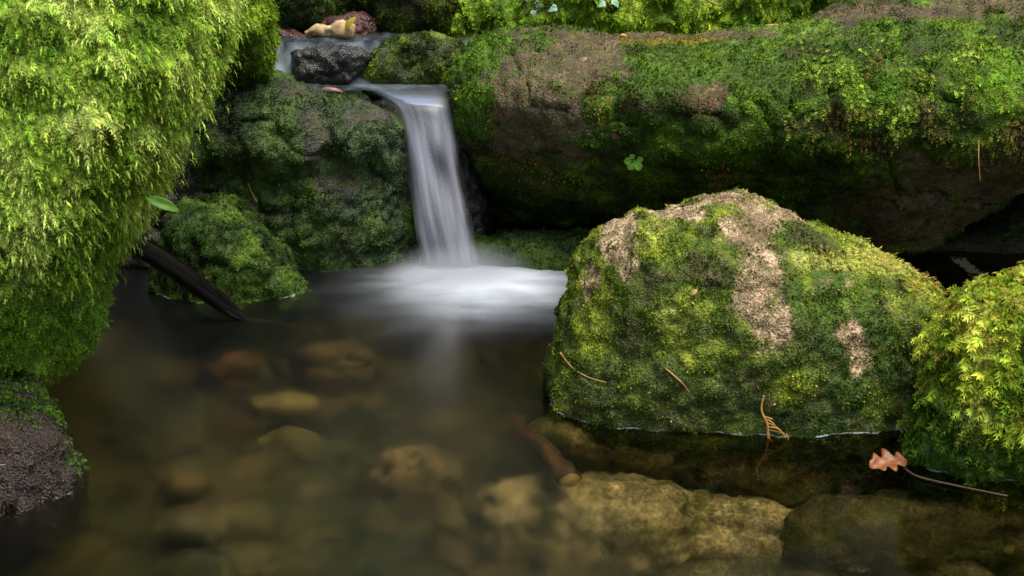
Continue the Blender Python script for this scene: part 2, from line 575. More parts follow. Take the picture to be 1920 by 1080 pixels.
def blade(outline, L, W, thick=0.0006, curl=0.15, fold=0.2, rings=6):
    """leaf from a half-outline list of (along 0..1, half width 0..1): local x across, y along, z up"""
    o = np.array(outline)
    ys = o[:, 0]
    nx = 9
    V = []
    for (y, w) in o:
        for t in np.linspace(-1, 1, nx):
            V.append((t * w * W * 0.5, y * L, fold * abs(t) * w * W * 0.5 - curl * L * (y - 0.3) ** 2 + 0.03 * W * math.sin(9 * y + 5 * t)))
    V = np.array(V)
    F = []
    for i in range(len(o) - 1):
        for j in range(nx - 1):
            a = i * nx + j
            F.append((a, a + 1, a + nx + 1, a + nx))
    F = np.array(F)
    n0 = len(V)
    V = np.vstack([V, V - np.array([0, 0, thick])])
    E = []
    for i in range(len(o) - 1):
        a, b = i * nx, (i + 1) * nx
        E.append((a, b, b + n0, a + n0))
        a, b = i * nx + nx - 1, (i + 1) * nx + nx - 1
        E.append((b, a, a + n0, b + n0))
    F = np.vstack([F, F[:, ::-1] + n0, np.array(E)])
    return V, F

def orient(V, loc, along, up):
    y = nrm(np.array(along, float)); z = np.array(up, float); z = nrm(z - y * (z @ y)); x = np.cross(y, z)
    return V @ np.stack([x, y, z]) + np.array(loc)

# ------------------------------------------------------------------ ground and stream bed (one sheet)
def ground_z(x, y):
    P = np.stack([x, y, np.zeros_like(x)], -1)
    z = -0.20 + 0.05 * fbm(P, 0.35, 4, 1) + 0.02 * fbm(P, 0.08, 3, 2)
    z = z + 0.30 * sstep(2.36, 2.48, y) * (1 - sstep(-0.12, -0.02, x)) + 0.12 * sstep(2.5, 2.62, y) * (1 - sstep(-0.12, -0.02, x))
    back = np.clip(y - 2.75, 0, None); left = np.clip(-x - 0.75 - 0.05 * np.abs(y - 2), 0, None)
    right = np.clip(x - 1.15 - 0.1 * np.abs(y - 2), 0, None); front = np.clip(-y - 2.5, 0, None)
    h = 1.6 * back + 1.1 * left + 1.1 * right + 0.5 * front  # banks all round, steepened out of view to block low sky light and reflections
    h = 14.0 * (1 - np.exp(-h / 14.0))
    return z + h * (1 + 0.25 * fbm(P, 1.5, 4, 3))

def ground():
    t = np.linspace(-1, 1, 420)
    ax = np.sign(t) * (np.abs(t) * 1.6 + np.abs(t) ** 6 * 118)
    X, Y = np.meshgrid(ax, ax + 1.7)
    x, y = X.ravel(), Y.ravel()
    z = ground_z(x, y)
    V = np.stack([x, y, z], -1)
    n = len(t)
    a = (np.arange(n - 1)[:, None] * n + np.arange(n - 1)[None, :]).ravel()
    F = np.stack([a, a + 1, a + n + 1, a + n], -1)
    k1 = np.clip(0.5 + 1.0 * fbm(V, 0.09, 4, 31), 0, 1)[:, None]
    k2 = sstep(0.1, 0.5, fbm(V, 0.16, 3, 33))[:, None]
    bed = lin(22, 21, 10) * (1 - k1) + lin(92, 80, 44) * k1
    bed = bed * (1 - k2) + lin(30, 36, 14) * k2
    moss_c = lin(38, 52, 18) * (1 - k1) + lin(60, 62, 30) * k1
    w = sstep(0.02, 0.2, z)[:, None]
    o = link("stream_bed", mesh_np("stream_bed", V, F, bed * (1 - w) + moss_c * w), M_BED)
    tag(o, kind='structure')
ground()

# palettes (albedo)
G_LEFT = (lin(92, 122, 32), lin(148, 178, 62), lin(190, 206, 104))
G_DARK = (lin(22, 36, 10), lin(38, 60, 14), lin(66, 92, 24))
G_LOG = (lin(54, 54, 20), lin(58, 88, 10), lin(104, 134, 22))
G_FRONT = (lin(58, 58, 22), lin(72, 94, 14), lin(138, 150, 40))
G_CLUMP = (lin(104, 128, 28), lin(158, 172, 50), lin(196, 200, 84))
G_BANK = (lin(84, 116, 18), lin(132, 168, 32), lin(180, 204, 64))
TAN = lin(186, 160, 126)
GREY = lin(150, 146, 128)
BROWN = lin(92, 74, 54)

# ------------------------------------------------------------------ 1 big boulder on the left under feather moss
lb = rock("mossy_boulder", [(-320, -260), (100, -340), (300, -250), (388, -70), (405, 40), (386, 108), (352, 165), (318, 232), (288, 308), (240, 360),
          (200, 430), (188, 500), (176, 555), (140, 615), (104, 672), (70, 725), (40, 770), (-50, 830), (-250, 880), (-500, 700), (-520, 200)],
          (50, 260), ylin(1.80), 0.27, 0.3, lin(60, 50, 38), voxel=0.007, seed=1, amp=0.02, moss_cols=G_LEFT + ([
              (60, 640, 190, 110, lin(100, 138, 26), 0.9), (190, 540, 110, 110, lin(80, 122, 28), 0.8), (120, 480, 200, 70, lin(92, 116, 30), 0.6),
              (300, 340, 90, 90, lin(110, 122, 40), 0.5)],), cover=lambda u, v, P, n: 1 - 0.85 * sstep(690, 760, v + 0.3 * u), lump=0.012)
tag(lb.o, "large overhanging boulder on the left under a thick bright coat of drooping feather moss", "boulder", "mossy boulders")
fw = frame_weight(lb)
wob = 60 * fbm(lb.V, 0.08, 3, 5)
top = 1 - sstep(470, 560, lb.v + wob + 0.25 * lb.u)
gaps = 0.10 + sstep(-0.25, 0.35, fbm(lb.V, 0.022, 2, 1.9))
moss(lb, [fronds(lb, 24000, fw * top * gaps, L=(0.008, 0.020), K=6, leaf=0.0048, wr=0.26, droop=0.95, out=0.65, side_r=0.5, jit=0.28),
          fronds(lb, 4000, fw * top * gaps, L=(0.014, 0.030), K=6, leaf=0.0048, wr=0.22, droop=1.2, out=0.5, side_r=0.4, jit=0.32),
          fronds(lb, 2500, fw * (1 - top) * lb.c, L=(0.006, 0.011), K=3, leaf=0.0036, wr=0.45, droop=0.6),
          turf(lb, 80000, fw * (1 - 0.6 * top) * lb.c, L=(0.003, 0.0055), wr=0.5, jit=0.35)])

# ------------------------------------------------------------------ 2 wet root and soil clump at its foot
rc = rock("soil_clump", [(-200, 730), (-60, 712), (30, 720), (78, 756), (110, 808), (128, 860), (146, 915), (143, 985), (90, 1060), (-80, 1100), (-260, 1040), (-300, 900)],
          (-40, 890), ylin(1.58, -0.25, 900), 0.13, 0.2, lin(50, 36, 26), stone2=lin(14, 10, 7), voxel=0.004, seed=2, amp=0.02, size=0.08, fine=0.012, crack=0.006, mat=M_SOIL)
tag(rc.o, "dark brown clump of wet roots and soil under the left boulder at the water's edge", "soil clump")
rc.cols = (lin(22, 16, 12), lin(48, 36, 29), lin(92, 77, 66), [(110, 770, 60, 60, lin(50, 60, 24), 0.8), (140, 850, 24, 60, lin(60, 66, 30), 0.8)])
moss(rc, [turf(rc, 26000, frame_weight(rc) * (0.2 + sstep(-.2, .3, fbm(rc.V, 0.03, 3, 2.4))), L=(0.003, 0.010), wr=0.14, up=0.25, droop=0.6, jit=0.6)], M_MOSSWET, 'root_fibres')
rc.cols = (lin(40, 66, 16), lin(66, 98, 24), lin(96, 124, 40))
rw = frame_weight(rc) * (1 - sstep(748, 800, rc.v + 40 * fbm(rc.V, 0.03, 3, 2.8))) + 0.25 * sstep(95, 135, rc.u) * sstep(0.0, 0.3, fbm(rc.V, 0.025, 2, 2.9))
moss(rc, [turf(rc, 16000, rw, L=(0.004, 0.007), wr=0.5, jit=0.35), fronds(rc, 900, rw, L=(0.008, 0.014), K=3, leaf=0.004, wr=0.4, droop=0.9)])

# ------------------------------------------------------------------ 3 dark boulder left of the fall
def cb_cover(u, v, P, n):
    bare = blobs(u, v, P, 3, [(600, 170, 60, 20), (590, 260, 30, 60), (700, 215, 60, 26), (340, 420, 30, 120), (640, 345, 40, 20)])
    return np.clip(1.05 - bare + 0.3 * fbm(P, 0.05, 3, 3.3), 0, 1)
cb = rock("mossy_boulder", [(412, 148), (465, 138), (520, 147), (580, 156), (640, 168), (692, 184), (732, 208), (752, 240), (758, 310), (768, 380), (783, 450),
          (780, 500), (762, 535), (700, 580), (600, 640), (400, 660), (300, 620), (285, 450), (320, 330), (368, 232)],
          (540, 360), (lambda u, v: 2.385 - 0.06 * (v - 140) / 1000 + 0.045 * sstep(285, 318, v + 14 * np.sin(u / 31.0) + 9 * np.sin(u / 12.0))), 0.14, 0.16, lin(64, 58, 48), stone2=lin(24, 22, 17), voxel=0.005, seed=3, mat=M_WETMOSS, amp=0.020, size=0.14, crack=0.008,
          moss_cols=G_DARK + ([(690, 320, 80, 90, lin(46, 64, 40), 0.7), (600, 310, 140, 40, lin(60, 92, 24), 0.6)],), cover=cb_cover, lump=0.006)
tag(cb.o, "dark green mossy boulder directly left of the falling water", "boulder", "mossy boulders")
fw = frame_weight(cb)
moss(cb, [turf(cb, 80000, fw * (0.15 + 0.85 * cb.c), L=(0.0025, 0.005), wr=0.6, jit=0.4), fronds(cb, 1000, fw * cb.c * sstep(0, 0.35, fbm(cb.V, 0.05, 3, 3.7)), L=(0.006, 0.010), K=2, leaf=0.0045, wr=0.55, droop=0.8, out=0.7)], M_MOSSWET)

md = rock("mossy_rock", [(318, 450), (352, 408), (420, 396), (478, 424), (520, 468), (560, 520), (580, 575), (500, 650), (380, 670), (310, 610), (298, 510)],
          (430, 520), ylin(2.235, -0.1, 520), 0.10, 0.12, lin(60, 56, 40), voxel=0.005, seed=4, amp=0.030, size=0.09, moss_cols=(lin(26, 44, 12), lin(48, 74, 18), lin(84, 112, 28)),
          cover=lambda u, v, P, n: np.ones(len(u)), lump=0.007)
tag(md.o, "rounded green mossy rock at the waterline between the wet branch and the dark boulder", "rock")
fw = frame_weight(md)
moss(md, [turf(md, 34000, fw, L=(0.003, 0.006), wr=0.4, jit=0.4), fronds(md, 1200, fw * sstep(-.1, .3, fbm(md.V, .04, 2, 4.4)), L=(0.007, 0.014), K=4, leaf=0.004, wr=0.35, droop=0.9)])

gp = rock("wet_rock", [(180, 300), (300, 250), (420, 220), (440, 500), (380, 640), (220, 660), (150, 500)], (300, 440), ylin(2.36), 0.06, 0.1,
          lin(44, 40, 36), stone2=lin(16, 15, 14), voxel=0.006, seed=5, amp=0.02, size=0.06, fine=0.01, mat=M_WET)
tag(gp.o, "black wet rock deep in the gap between the left boulder and the dark boulder", "rock")

# ------------------------------------------------------------------ upper stones
bl = rock("mossy_rock", [(390, -90), (470, -80), (498, 0), (503, 80), (498, 132), (470, 150), (420, 142), (380, 60)], (450, 40), ylin(2.32), 0.09, 0.1,
          lin(70, 60, 44), seed=6, voxel=0.005, moss_cols=(lin(56, 84, 14), lin(104, 134, 26), lin(150, 176, 50)), cover=lambda u, v, P, n: np.ones(len(u)))
tag(bl.o, "narrow yellow-green mossy rock behind the left boulder, beside the upper stream", "rock")
moss(bl, [turf(bl, 14000, frame_weight(bl), L=(0.004, 0.009)), fronds(bl, 900, frame_weight(bl), L=(0.008, 0.014), K=4, leaf=0.005, droop=0.8)])

bs = rock("wet_stone", [(548, 114), (558, 94), (590, 88), (640, 86), (682, 92), (697, 106), (684, 132), (668, 156), (610, 166), (560, 156)], (620, 122), ylin(2.47), 0.045, 0.05,
          lin(58, 60, 54), stone2=lin(14, 15, 13), voxel=0.0035, seed=7, amp=0.006, size=0.03, fine=0.008, mat=M_WET, p=2.8)
tag(bs.o, "small black glistening stone with the stream parting around it", "stone")

ms = rock("mossy_rock", [(670, 150), (698, 108), (738, 78), (780, 66), (828, 74), (862, 90), (870, 130), (860, 172), (760, 186), (680, 176)], (770, 125), ylin(2.49), 0.06, 0.06,
          lin(96, 92, 70), stone2=lin(40, 38, 26), voxel=0.004, seed=8, amp=0.012, size=0.06, fine=0.008, moss_cols=(lin(34, 50, 12), lin(60, 78, 18), lin(128, 140, 50)),
          cover=lambda u, v, P, n: np.clip(0.75 + 0.6 * fbm(P, 0.03, 3, 8.8), 0, 1), lump=0.006)
tag(ms.o, "low rounded rock with patchy olive moss right of the black stone", "rock")
moss(ms, [turf(ms, 16000, frame_weight(ms) * ms.c, L=(0.003, 0.006))])

up_moss = (lin(24, 40, 14), lin(44, 64, 20), lin(74, 92, 30))
def small(name, label, outline, center, Y, tf, seed, stone, stone2, cols=up_moss, cover=0.8, n=9000, mat=None, cat="rock", voxel=0.005, fine=0.005, group=None):
    r = rock(name, outline, center, ylin(Y), tf, tf * 1.2, stone, stone2=stone2, voxel=voxel, seed=seed, amp=0.012, size=0.08, fine=fine, mat=mat, moss_cols=cols,
             cover=(lambda u, v, P, n: np.clip(cover + 0.5 * fbm(P, 0.04, 3, seed), 0, 1)) if cols else None)
    tag(r.o, label, cat, group)
    if cols and n:
        fw = frame_weight(r)
        moss(r, [turf(r, n, fw * r.c, L=(0.004, 0.008))])
    return r
small("mossy_rock", "dark green mossy stone above the upper stream, left of the pale driftwood", [(460, -50), (560, -70), (606, -20), (612, 30), (575, 54), (512, 52), (478, 30)], (540, 0), 2.66, 0.08, 9, lin(60, 60, 46), lin(30, 30, 22))
small("mossy_rock", "shaded mossy rock at the top edge behind the red wet stones", [(590, -80), (700, -90), (730, -20), (715, 30), (650, 40), (600, 36), (580, -10)], (655, -20), 2.82, 0.06, 10, lin(60, 56, 36), lin(30, 28, 18), cols=(lin(30, 44, 10), lin(60, 76, 16), lin(100, 116, 30)))
small("mossy_rock", "dark brown-green overhanging rock behind the small olive mossy rock", [(700, -70), (800, -90), (840, -30), (842, 30), (830, 62), (770, 66), (722, 84), (704, 40)], (770, 0), 2.66, 0.07, 11, lin(50, 42, 24), lin(20, 17, 10), cols=(lin(28, 38, 8), lin(50, 62, 14), lin(90, 104, 22)), cover=0.55)
small("wet_stone", "red-brown wet stone at the far left of the upper stream", [(480, 60), (510, 47), (545, 52), (575, 62), (580, 80), (540, 92), (490, 90)], (530, 70), 2.58, 0.03, 12, lin(84, 44, 28), lin(40, 26, 20), cols=None, mat=M_WET, cat="stone", voxel=0.003)
small("wet_stone", "red-brown wet stone right of the pale driftwood, under the yellow leaf", [(600, 40), (640, 28), (690, 26), (708, 40), (712, 84), (660, 92), (600, 80)], (660, 58), 2.62, 0.03, 13, lin(84, 38, 22), lin(34, 18, 12), cols=None, mat=M_WET, cat="stone", voxel=0.003)

# ------------------------------------------------------------------ long boulder on the right of the fall
def log_cover(u, v, P, n):
    bare = blobs(u, v, P, 14, [(1010, 190, 95, 95), (1090, 110, 90, 45), (960, 260, 40, 40), (1250, 66, 240, 12), (1640, 26, 150, 20), (1840, 10, 90, 26), (1840, 335, 200, 50), (1720, 400, 170, 60), (1950, 310, 80, 60), (1330, 175, 34, 24), (1080, 285, 30, 20)], wobble=0.75)
    return np.clip(1.1 - 1.2 * bare + 0.35 * fbm(P, 0.06, 4, 14.4), 0, 1)
lg = rock("mossy_boulder", [(844, 165), (860, 112), (900, 76), (960, 60), (1100, 66), (1250, 66), (1440, 53), (1520, 30), (1580, 10), (1700, -22), (1850, -34), (2050, -20), (2250, 60), (2300, 200),
          (2200, 310), (2000, 335), (1920, 352), (1850, 395), (1770, 440), (1690, 466), (1620, 452), (1500, 425), (1400, 405), (1250, 395), (1100, 415), (1000, 418), (920, 408), (885, 350), (866, 280), (852, 220)],
          (1480, 215), (lambda u, v: 2.425 - 0.12 * (u - 850) / 1000 + 0.20 * sstep(250, 430, v - 0.05 * (u - 1300) * (u < 1300)) * (1 - 0.75 * sstep(1480, 1700, u)) + 0.10 * sstep(210, 20, v)), 0.21, 0.25, lin(106, 90, 66), stone2=lin(54, 45, 32), voxel=0.0062, seed=14, amp=0.018, size=0.16, fine=0.007, p=2.4, crack=0.010,
          moss_cols=G_LOG + ([(920, 130, 75, 65, lin(78, 112, 14), 0.8), (1300, 130, 190, 55, lin(70, 98, 14), 0.7), (1640, 160, 90, 60, lin(78, 116, 10), 0.9), (1870, 160, 60, 60, lin(108, 152, 16), 0.8), (960, 330, 110, 50, lin(58, 74, 18), 0.7),
                            (1250, 72, 120, 14, lin(150, 124, 26), 0.6), (1500, 60, 120, 20, lin(110, 140, 40), 0.7)],), cover=log_cover, lump=0.0045)
tag(lg.o, "long rounded moss-covered boulder stretching right from the fall with an undercut base", "boulder", "mossy boulders")
fw = frame_weight(lg)
rt = sstep(1450, 1620, lg.u + 120 * fbm(lg.V, 0.08, 3, 14.9)) * sstep(60, 120, lg.v) * (1 - sstep(255, 300, lg.v + 25 * fbm(lg.V, 0.05, 2, 14.3)))
patchy = sstep(-0.15, 0.25, fbm(lg.V, 0.05, 3, 14.6))
low = sstep(230, 300, lg.v)
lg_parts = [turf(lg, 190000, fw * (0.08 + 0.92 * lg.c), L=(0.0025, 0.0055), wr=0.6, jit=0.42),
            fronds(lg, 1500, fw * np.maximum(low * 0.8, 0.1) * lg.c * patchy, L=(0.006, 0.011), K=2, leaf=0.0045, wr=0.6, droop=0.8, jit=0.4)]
sv = lg.cols
lg.cols = (lin(104, 96, 48), lin(120, 144, 44), lin(156, 176, 70), [(1840, 240, 120, 50, lin(120, 92, 60), 0.6), (1500, 240, 60, 60, lin(96, 84, 50), 0.4)])
lg_parts.append(fronds(lg, 2600, fw * rt * patchy, L=(0.005, 0.011), K=3, leaf=0.0042, wr=0.45, droop=0.9, jit=0.45))
lg.cols = (lin(86, 56, 30), lin(120, 80, 44), lin(150, 110, 64))
rust = blobs(lg.u, lg.v, lg.V, 14.5, [(935, 215, 24, 22), (975, 290, 50, 16), (1035, 320, 40, 14), (1120, 190, 26, 40), (1320, 180, 40, 20), (1350, 320, 24, 40), (1620, 250, 60, 20)], wobble=0.8)
lg_parts.append(fronds(lg, 900, rust * (lg.n[:, 1] < 0.2), L=(0.006, 0.014), K=2, leaf=0.004, wr=0.16, droop=0.7, jit=0.4))
lg_parts.append(turf(lg, 14000, fw * (1 - lg.c) * sstep(880, 1000, lg.u) * (1 - sstep(60, 340, lg.v) * 0.3), L=(0.003, 0.007), wr=0.18, up=0.3))
lg.cols = sv
moss(lg, lg_parts)

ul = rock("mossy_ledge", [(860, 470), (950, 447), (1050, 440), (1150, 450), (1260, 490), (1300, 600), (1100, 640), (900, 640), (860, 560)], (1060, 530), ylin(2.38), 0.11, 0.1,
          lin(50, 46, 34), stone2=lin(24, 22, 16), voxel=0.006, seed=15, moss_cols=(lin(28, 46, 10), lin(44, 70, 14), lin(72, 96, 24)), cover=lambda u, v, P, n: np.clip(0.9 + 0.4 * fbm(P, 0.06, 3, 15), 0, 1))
tag(ul.o, "low dark mossy ledge in the shadow under the long boulder, right of the foam", "rock")
moss(ul, [turf(ul, 22000, frame_weight(ul) * ul.c, L=(0.004, 0.008))])

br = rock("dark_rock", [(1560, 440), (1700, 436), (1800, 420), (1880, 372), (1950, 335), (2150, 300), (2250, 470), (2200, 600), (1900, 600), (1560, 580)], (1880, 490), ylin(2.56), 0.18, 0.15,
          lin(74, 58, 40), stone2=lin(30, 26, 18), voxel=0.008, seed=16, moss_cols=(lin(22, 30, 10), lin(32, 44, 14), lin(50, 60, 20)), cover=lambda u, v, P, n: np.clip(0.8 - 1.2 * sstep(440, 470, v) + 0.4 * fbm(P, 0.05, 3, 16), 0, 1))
tag(br.o, "dark rock in deep shade at the far right waterline behind the front boulder", "rock")
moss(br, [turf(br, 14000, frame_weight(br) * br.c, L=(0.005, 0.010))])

fl = rock("fall_rock", [(690, 200), (760, 192), (850, 188), (890, 300), (925, 460), (930, 600), (840, 650), (740, 640), (715, 400)], (815, 400), ylin(2.42), 0.055, 0.1,
          lin(54, 50, 38), stone2=lin(20, 18, 13), voxel=0.006, seed=17, amp=0.012, size=0.08, fine=0.008, mat=M_WET)
tag(fl.o, "dark wet rock face behind the falling water", "rock")

# ------------------------------------------------------------------ mossy bank behind
bk = rock("mossy_bank", [(822, 60), (840, 24), (900, -20), (1000, -70), (1300, -110), (1700, -140), (1900, -90), (1800, 20), (1650, 70), (1400, 130), (900, 130), (836, 100)],
          (1280, 10), ylin(2.82), 0.2, 0.3, lin(70, 60, 36), voxel=0.008, seed=18, amp=0.03, size=0.15, moss_cols=G_BANK + ([(1640, 10, 150, 40, lin(60, 70, 14), 0.7), (920, 60, 40, 25, lin(70, 60, 24), 0.7)],), cover=lambda u, v, P, n: np.ones(len(u)), lump=0.015)
tag(bk.o, "bright green moss bank along the top edge behind the long boulder", "bank")
fw = frame_weight(bk, 120)
moss(bk, [turf(bk, 80000, fw, L=(0.004, 0.008), jit=0.4), fronds(bk, 4500, fw, L=(0.009, 0.018), K=5, leaf=0.0055, wr=0.3, droop=0.8)])

# ------------------------------------------------------------------ front boulder
def fb_cover(u, v, P, n):
    bare = blobs(u, v, P, 19, [(1160, 440, 40, 60), (1390, 372, 100, 16), (1405, 440, 44, 80), (1420, 530, 40, 80), (1445, 610, 36, 56), (1600, 655, 24, 46), (1480, 402, 60, 20), (1255, 396, 50, 16), (1110, 520, 18, 24)], wobble=0.8)
    return np.clip(1.05 - 1.15 * bare + 0.45 * fbm(P, 0.045, 4, 19.4), 0, 1)
fb = rock("mossy_boulder", [(1028, 745), (1034, 680), (1048, 600), (1066, 540), (1090, 475), (1132, 436), (1204, 400), (1290, 376), (1345, 362), (1388, 358), (1430, 368), (1472, 394), (1550, 434), (1632, 478), (1712, 520),
          (1764, 556), (1795, 625), (1800, 760), (1780, 900), (1600, 960), (1300, 940), (1080, 880), (1030, 810)],
          (1410, 620), ylin(1.84, -0.20, 600), 0.175, 0.2, TAN, stone2=lin(104, 84, 62), voxel=0.0042, seed=19, amp=0.012, size=0.12, fine=0.008, p=2.25,
          moss_cols=G_FRONT + ([(1230, 420, 40, 40, lin(150, 158, 60), 0.8), (1640, 488, 150, 34, lin(176, 182, 80), 0.9), (1640, 690, 130, 110, lin(48, 74, 14), 0.7), (1200, 720, 180, 60, lin(52, 70, 20), 0.6), (1560, 560, 100, 60, lin(60, 92, 16), 0.6),  # pale yellow patch on the right shoulder is sunlight painted into the moss
                              (1440, 790, 330, 40, lin(44, 66, 26), 0.7), (1110, 560, 40, 120, lin(128, 142, 26), 0.7)],), cover=fb_cover, lump=0.0042)  # yellow-green left edge: sunlit tone painted into the moss colour
tag(fb.o, "domed front boulder standing in the pool with patchy green moss and bare tan stone", "boulder", "mossy boulders")
fw = frame_weight(fb)
ridge = blobs(fb.u, fb.v, fb.V, 19.2, [(1650, 482, 120, 28), (1715, 522, 55, 30)], soft=0.2)
pt = sstep(-0.1, 0.2, fbm(fb.V, 0.035, 3, 19.6))
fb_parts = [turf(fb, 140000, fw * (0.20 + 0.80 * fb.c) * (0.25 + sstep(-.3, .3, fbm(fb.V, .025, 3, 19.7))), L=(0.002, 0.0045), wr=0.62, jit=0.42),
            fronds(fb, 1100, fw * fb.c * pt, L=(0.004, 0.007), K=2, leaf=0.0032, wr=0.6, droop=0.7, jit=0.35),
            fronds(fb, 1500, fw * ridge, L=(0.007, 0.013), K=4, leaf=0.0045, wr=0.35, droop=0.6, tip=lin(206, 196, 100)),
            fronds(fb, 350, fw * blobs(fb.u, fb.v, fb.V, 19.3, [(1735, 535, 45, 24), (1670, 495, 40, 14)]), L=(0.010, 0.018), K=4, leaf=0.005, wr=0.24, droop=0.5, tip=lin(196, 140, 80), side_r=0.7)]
sv = fb.cols
fb.cols = (lin(110, 84, 50), lin(150, 120, 80), lin(184, 158, 112))
fb_parts.append(turf(fb, 16000, fw * (1.15 - fb.c), L=(0.002, 0.005), wr=0.5, up=0.4, jit=0.5))
fb.cols = sv
moss(fb, fb_parts)

# ------------------------------------------------------------------ right clump
rk = rock("mossy_rock", [(1772, 650), (1788, 605), (1815, 580), (1850, 562), (1890, 550), (1930, 535), (2050, 510), (2250, 560), (2300, 800), (2100, 1020), (1900, 1030), (1780, 990), (1728, 920), (1716, 835), (1742, 760), (1764, 700)],
          (1960, 760), ylin(1.66), 0.15, 0.2, lin(60, 50, 30), voxel=0.006, seed=20, amp=0.014, moss_cols=G_CLUMP + ([(1760, 850, 90, 120, lin(52, 92, 16), 0.9), (1880, 880, 120, 70, lin(64, 96, 22), 0.8)],), cover=lambda u, v, P, n: np.ones(len(u)), lump=0.012)
tag(rk.o, "small rock at the right edge under shaggy yellow-green moss with orange tips", "rock")
fw = frame_weight(rk)
top = 1 - sstep(740, 860, rk.v + 60 * fbm(rk.V, 0.05, 3, 20.2) - 0.4 * (rk.u - 1800))
upt = 1 - sstep(570, 680, rk.v)
moss(rk, [fronds(rk, 3000, fw * top * (1 - 0.4 * upt) * (0.15 + sstep(-0.2, 0.3, fbm(rk.V, 0.02, 2, 20.9))), L=(0.010, 0.022), K=5, leaf=0.0075, wr=0.36, droop=0.9, out=0.7, side_r=0.5, jit=0.32),
          fronds(rk, 900, fw * top * upt, L=(0.010, 0.020), K=5, leaf=0.0068, wr=0.34, droop=0.8, tip=lin(190, 140, 66)),
          fronds(rk, 1600, fw * (1 - top), L=(0.008, 0.014), K=3, leaf=0.006, wr=0.5, droop=0.7),
          turf(rk, 40000, fw, L=(0.004, 0.007))])

# ------------------------------------------------------------------ stones and wood under water
def sub(label, outline, center, Y, tf, seed, c1, c2, voxel=0.007, amp=0.015):
    r = rock("submerged_stone", outline, center, ylin(Y + (0.05 if tf < 0.06 else 0.0)), tf, tf, c1, stone2=c2, voxel=voxel, seed=seed, amp=amp, size=0.12, fine=0.006, mat=M_BED)
    tag(r.o, label, "stone", "stones under the water")
    return r
sub("broad mottled yellow-brown slab under the water at the bottom, right of the stick's cut end", [(862, 1010), (930, 950), (1060, 930), (1200, 940), (1330, 985), (1470, 1040), (1600, 1130), (1400, 1260), (950, 1260), (860, 1120)], (1150, 1080), 1.64, 0.10, 30, lin(190, 172, 124), lin(52, 52, 24), amp=0.035)
sub("tan stone under the water left of the broad slab", [(690, 960), (720, 905), (790, 892), (850, 925), (868, 980), (800, 1040), (720, 1030)], (775, 960), 1.68, 0.05, 31, lin(150, 130, 88), lin(86, 72, 44))
sub("rust-orange stone under the water in the middle of the pool", [(380, 770), (410, 730), (470, 722), (496, 750), (480, 795), (410, 810)], (435, 765), 2.02, 0.05, 32, lin(112, 74, 46), lin(70, 52, 30))
sub("pale oval stone under the water below the orange one", [(486, 832), (510, 808), (560, 802), (598, 822), (590, 850), (540, 866), (500, 858)], (540, 834), 1.90, 0.04, 33, lin(190, 172, 110), lin(140, 124, 74))
sub("long olive stone under the water behind the orange one", [(310, 690), (370, 668), (430, 670), (440, 694), (380, 712), (320, 712)], (375, 690), 2.16, 0.04, 34, lin(150, 136, 76), lin(96, 88, 46))
sub("broad brown stone under the water near the foam", [(560, 720), (610, 680), (690, 690), (720, 760), (690, 830), (600, 830), (560, 780)], (640, 760), 2.02, 0.05, 35, lin(120, 100, 64), lin(74, 62, 40))
sub("small tan stone under the water at the lower left", [(296, 975), (330, 945), (380, 955), (390, 1000), (330, 1020)], (345, 980), 1.66, 0.04, 36, lin(140, 116, 74), lin(90, 74, 46))
sub("grey stone under the water at the bottom edge on the left", [(300, 1060), (340, 1030), (400, 1040), (420, 1090), (360, 1120), (300, 1100)], (355, 1070), 1.56, 0.04, 37, lin(120, 116, 96), lin(80, 76, 58))
sub("dark speckled stone under the water at the lower right corner", [(1480, 1020), (1600, 960), (1800, 970), (1960, 1010), (2000, 1120), (1700, 1180), (1480, 1120)], (1720, 1070), 1.57, 0.06, 38, lin(112, 98, 56), lin(46, 46, 22), amp=0.03)
sub("olive shelf of stone under the water at the front boulder's foot", [(1000, 840), (1080, 800), (1300, 830), (1600, 880), (1640, 960), (1450, 1000), (1200, 950), (1050, 900)], (1330, 900), 1.73, 0.07, 39, lin(140, 124, 70), lin(54, 54, 26), amp=0.03)

protos = []
for k in range(6):
    a = np.linspace(0, 2 * math.pi, 12, endpoint=False)
    o = [(960 + 60 * math.cos(t) * random.uniform(.8, 1.2), 540 + 42 * math.sin(t) * random.uniform(.8, 1.2)) for t in a]
    V, T = shell(o, (960, 540), ylin(2.0), 0.03, 0.03, 2.2, 40, 16)
    V, T = remesh(V, T, 0.004)
    V = V - V.mean(0)
    V = V + nrm(V) * (0.010 * fbm(V, 0.05, 3, k + 70))[:, None]
    c1 = [lin(130, 116, 78), lin(100, 84, 52), lin(80, 74, 42), lin(98, 74, 46), lin(136, 124, 88), lin(58, 58, 34)][k]
    t = np.clip(.5 + fbm(V, .02, 4, k + 80), 0, 1)[:, None]
    protos.append(link("pebble", mesh_np("pebble", V, T, c1 * (0.25 + 0.6 * t)), M_BED))
spots = []
while len(spots) < 60:
    u, v = random.uniform(150, 1900), random.uniform(640, 1120)
    p = on_water(u, v, -0.17)
    if u > 1000 and v < 800: continue
    spots.append((u, v, p))
for k, (u, v, p) in enumerate(spots):
    o = protos[k] if k < 6 else protos[k % 6].copy()
    if k >= 6: scene.collection.objects.link(o)
    sc = random.uniform(0.35, 1.0) ** 1.3
    o.scale = (sc * random.uniform(.8, 1.3), sc * random.uniform(.8, 1.3), sc * 0.7)
    o.rotation_euler = (random.uniform(-.3, .3), random.uniform(-.3, .3), random.uniform(0, 6.28))
    o.location = (p[0], p[1], float(ground_z(np.array([p[0]]), np.array([p[1]]))[0]) + 0.008)
    tag(o, "small pebble lying blurred on the pool bed under the water", "pebble", "pebbles on the pool bed")

